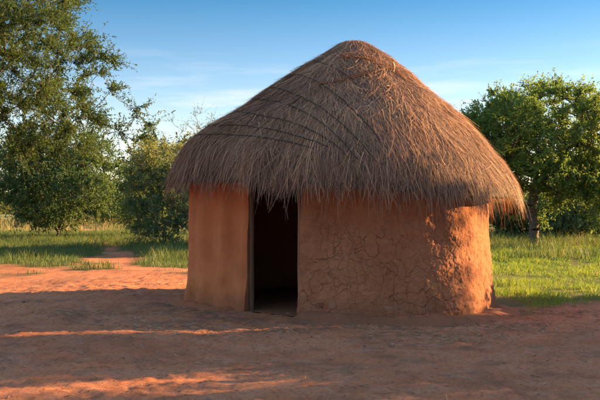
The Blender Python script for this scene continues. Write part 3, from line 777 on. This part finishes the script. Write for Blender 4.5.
g = np.random.default_rng(201)
x, y = clumpy(g, 170000, 2.4, 14, 10.8, 30, .35, 1.8, 301, 1.25)
hn = fbm(np.stack([x, y], -1) * 1.1, 303, 3)
h = (.07 + .13 * hn + .10 * fbm(np.stack([x, y], -1) * 4, 305, 2) + .02 * g.random(len(x))) * g.uniform(.6, 1.3, len(x)) * (1 + .6 * sstep(17, 26, y)); h = np.maximum(h * .8, .022)
V, F, A = blades(x, y, h, g.uniform(.005, .010, len(x)) * (1 + .5 * sstep(14, 26, y)), g, .45, .52 + .25 * hn + g.normal(0, .16, len(x)))
tag(mesh_obj('lawn_grass', V, F, M_GRASS, None, {'v': A}), 'short sunlit grass right of the hut', 'grass', kind='stuff')

g = np.random.default_rng(202)
def tall(n, xlo, xhi, ylo, yhi, hh, seed, hw=.012, g=g, vm=.5):
    x, y = clumpy(g, n, xlo, xhi, ylo, yhi, .4, .9, seed)
    hn = fbm(np.stack([x, y], -1) * .55, seed + 2, 3)
    h = np.maximum(hh * (1 + .9 * hn) * g.uniform(.4, 1.35, len(x)) * (.3 + .7 * grass_mask(x, y)), .05)
    return blades(x, y, h, g.uniform(.6, 1.2, len(x)) * hw, g, .5, vm + .2 * hn + g.normal(0, .18, len(x)))
V, F, A = tall(46000, 2.0, 22, 22.5, 44, .36, 311, .014)
tag(mesh_obj('tall_grass', V, F, M_TALLGRASS, None, {'v': A}), 'tall uncut grass and weeds around the foot of the shade tree', 'grass', kind='stuff')
V, F, A = tall(165000, -17, 1.5, 16.3, 42, .20, 321, .011)
tag(mesh_obj('rough_grass', V, F, M_TALLGRASS, None, {'v': A}), 'rough green grass on both sides of the track left of the hut', 'grass', kind='stuff')
V, F, A = tall(26000, -26, 2, 42, 85, .4, 331, .03, vm=.85)
tag(mesh_obj('dry_field_grass', V, F, M_TALLGRASS, None, {'v': A}), 'pale dry grass on the sunlit field beyond the bushes', 'grass', kind='stuff')

# ------------------------------------------------------------------ litter on the yard
g = np.random.default_rng(210)
n = 7000
x = g.uniform(-5, 6, n); y = g.uniform(5.8, 16, n)
dens = fbm(np.stack([x, y], -1) * .8, 401, 3); rr_ = np.hypot(x - HC[0], y - HC[1])
k = (dens + .5 * np.exp(-np.abs(rr_ - 2.7) / .3) > .02 + .3 * g.random(n)) & (rr_ > 2.45); x, y = x[k], y[k]; n = len(x)
octa = np.array([(1, 0, 0), (-1, 0, 0), (0, 1, 0), (0, -1, 0), (0, 0, 1), (0, 0, -1)], float)
of = np.array([(0, 2, 4), (2, 1, 4), (1, 3, 4), (3, 0, 4), (2, 0, 5), (1, 2, 5), (3, 1, 5), (0, 3, 5)])
em = {}; ov = [tuple(v) for v in octa]; nf = []
def mid_(a_, b_):
    kk = (min(a_, b_), max(a_, b_))
    if kk not in em: m_ = unit(np.array(ov[a_]) + np.array(ov[b_])); em[kk] = len(ov); ov.append(tuple(m_))
    return em[kk]
for a_, b_, c_ in of:
    ab, bc, ca = mid_(a_, b_), mid_(b_, c_), mid_(c_, a_); nf += [(a_, ab, ca), (ab, b_, bc), (ca, bc, c_), (ab, bc, ca)]
ov = np.array(ov); nf = np.array(nf)
sz = .003 + .009 * g.random(n) ** 3 + (g.random(n) < .012) * g.uniform(.01, .022, n)
V = ov[None] * sz[:, None, None] * g.uniform(.6, 1.3, (n, 1, 3)) * g.uniform(.8, 1.2, (n, len(ov), 1)) * np.array([1, 1, .7])
V = V + np.stack([x, y, ground_z(x, y) + sz * .3 + .004], -1)[:, None]
F = (nf[None] + (np.arange(n) * len(ov))[:, None, None]).reshape(-1, 3)
tag(mesh_obj('pebbles', V.reshape(-1, 3), [F], M_PEBBLE, None, None, True), 'small stones scattered on the red earth', 'pebbles', kind='stuff')

n = 2600
cx = np.array([-1.6, -.4, 1.45, 3.3, .6, -2.6, 2.4]); cy = np.array([9.6, 9.4, 9.2, 11.2, 10.0, 10.6, 10.1])
ci = g.integers(0, 7, n); wide = g.random(n) < .45
x = np.where(wide, g.uniform(-4.5, 5, n), cx[ci] + g.normal(0, .45, n)); y = np.where(wide, g.uniform(6, 15, n), cy[ci] + g.normal(0, .22, n))
rr_ = np.hypot(x - HC[0], y - HC[1]); k = rr_ > 2.4; x, y = x[k], y[k]; n = len(x)
an = g.uniform(0, np.pi, n); L = g.uniform(.02, .11, n) * (1 + (g.random(n) < .05) * 1.8)
dv = np.stack([np.cos(an) * L / 2, np.sin(an) * L / 2], -1)
z0 = ground_z(x - dv[:, 0], y - dv[:, 1]) + .008; z1 = ground_z(x + dv[:, 0], y + dv[:, 1]) + .008 + g.uniform(0, .02, n)
p0 = np.stack([x - dv[:, 0], y - dv[:, 1], z0], -1); p1 = np.stack([x + dv[:, 0], y + dv[:, 1], z1], -1)
r_ = g.uniform(.0012, .0032, n)
V, F = tubes(p0, p1, r_, r_ * .7, 4)
tag(mesh_obj('straw_litter', V, [F], M_TWIG, None, {'v': np.repeat(np.clip(g.normal(.5, .28, n), 0, 1), 8)}), 'dry straw and broken twigs lying about the yard', 'litter', kind='stuff')

n = 1500
x = g.uniform(-5, 6, n); y = g.uniform(5.9, 17, n)
k = (fbm(np.stack([x, y], -1) * .7, 431, 3) > -.1 + .4 * g.random(n)) & (np.hypot(x - HC[0], y - HC[1]) > 2.45); x, y = x[k], y[k]; n = len(x)
an = g.uniform(0, 2 * np.pi, n); L = g.uniform(.015, .045, n); W = L * g.uniform(.3, .6, n)
d = np.stack([np.cos(an), np.sin(an), g.normal(0, .25, n)], -1); sd = np.stack([-np.sin(an), np.cos(an), g.normal(0, .3, n)], -1)
c0 = np.stack([x, y, ground_z(x, y) + .010], -1); up_ = np.array([0, 0, 1.]) * (L * g.uniform(.05, .3, n))[:, None]
V = np.stack([c0 - d * L[:, None] / 2 + up_, c0 - sd * W[:, None] / 2, c0 + d * L[:, None] / 2 + up_, c0 + sd * W[:, None] / 2 + up_], 1).reshape(-1, 3)
tag(mesh_obj('fallen_leaves', V, [np.arange(n * 4).reshape(n, 4)], M_TWIG, None, {'v': np.repeat(np.clip(g.normal(.35, .25, n), 0, 1), 4)}), 'dry curled leaves fallen on the red earth', 'leaves', kind='stuff')

# ------------------------------------------------------------------ light, sky, camera
w = bpy.data.worlds.new('World'); SC.world = w; w.use_nodes = True
nt_ = w.node_tree; nt_.nodes.clear()
sky = nt_.nodes.new('ShaderNodeTexSky'); sky.sky_type = 'NISHITA'; sky.sun_disc = False
sky.sun_elevation = SUN_EL; sky.sun_rotation = math.atan2(S[0], S[1]); sky.altitude = 900; sky.air_density = 1.0; sky.dust_density = .3; sky.ozone_density = 2.5
bg = nt_.nodes.new('ShaderNodeBackground'); bg.inputs[1].default_value = .122
out = nt_.nodes.new('ShaderNodeOutputWorld')
# thin streaks of high cloud near the horizon
tc = nt_.nodes.new('ShaderNodeTexCoord'); mp = nt_.nodes.new('ShaderNodeMapping'); mp.inputs['Scale'].default_value = (2.2, 2.2, 22)
nz = nt_.nodes.new('ShaderNodeTexNoise'); nz.inputs['Scale'].default_value = 2.2; nz.inputs['Detail'].default_value = 6; nz.inputs['Roughness'].default_value = .55
mr = nt_.nodes.new('ShaderNodeMapRange'); mr.inputs[1].default_value = .5; mr.inputs[2].default_value = .72; mr.inputs[3].default_value = 0; mr.inputs[4].default_value = .4
sx = nt_.nodes.new('ShaderNodeSeparateXYZ'); hz = nt_.nodes.new('ShaderNodeMapRange'); hz.inputs[1].default_value = .19; hz.inputs[2].default_value = .11; hz.inputs[3].default_value = 0; hz.inputs[4].default_value = 1
mu = nt_.nodes.new('ShaderNodeMath'); mu.operation = 'MULTIPLY'
mxc = nt_.nodes.new('ShaderNodeMix'); mxc.data_type = 'RGBA'; mxc.inputs[7].default_value = (2.6, 2.15, 2.1, 1)
lk = nt_.links.new
lk(tc.outputs['Generated'], mp.inputs[0]); lk(mp.outputs[0], nz.inputs['Vector']); lk(nz.outputs[0], mr.inputs[0])
lk(tc.outputs['Generated'], sx.inputs[0]); lk(sx.outputs['Z'], hz.inputs[0]); lk(mr.outputs[0], mu.inputs[0]); lk(hz.outputs[0], mu.inputs[1])
lk(mu.outputs[0], mxc.inputs[0])
tn = nt_.nodes.new('ShaderNodeMix'); tn.data_type = 'RGBA'; tn.blend_type = 'MULTIPLY'; tn.inputs[0].default_value = 1
tr = nt_.nodes.new('ShaderNodeValToRGB'); e_ = tr.color_ramp.elements
for _ in range(2): e_.new(.5)
for q_, (p_, c_) in zip(e_, ((0, (.58, .46, .43, 1)), (.10, (.44, .385, .355, 1)), (.25, (.095, .215, .262, 1)), (.55, (1.42, 1.22, .98, 1)))): q_.position = p_; q_.color = c_  # visible band dimmed, unseen zenith raised as added fill light
lk(sx.outputs['Z'], tr.inputs[0]); lk(tr.outputs[0], tn.inputs[7])
lk(sky.outputs[0], tn.inputs[6]); lk(tn.outputs[2], mxc.inputs[6]); lk(mxc.outputs[2], bg.inputs[0]); lk(bg.outputs[0], out.inputs[0])

sl = bpy.data.lights.new('sun', 'SUN'); sl.energy = 5.0; sl.angle = R(.5); sl.color = (1.0, .64, .27)
so = bpy.data.objects.new('sun', sl); COL.objects.link(so); so.rotation_euler = Vector(S).to_track_quat('Z', 'Y').to_euler(); so.location = (20, 10, 12)

cam = bpy.data.cameras.new('camera'); co = bpy.data.objects.new('camera', cam); COL.objects.link(co)
cam.lens = 50; cam.sensor_width = 36; cam.clip_end = 4000; cam.clip_start = .05
co.location = (0, 0, CAM_H); co.rotation_euler = (R(90) + math.atan((HOR - 200) / FPX), 0, 0)
SC.camera = co

SC.view_settings.view_transform = 'Standard'; SC.view_settings.look = 'None'; SC.view_settings.gamma = 1
SC.view_settings.exposure = 2.48
SC.view_settings.use_curve_mapping = False
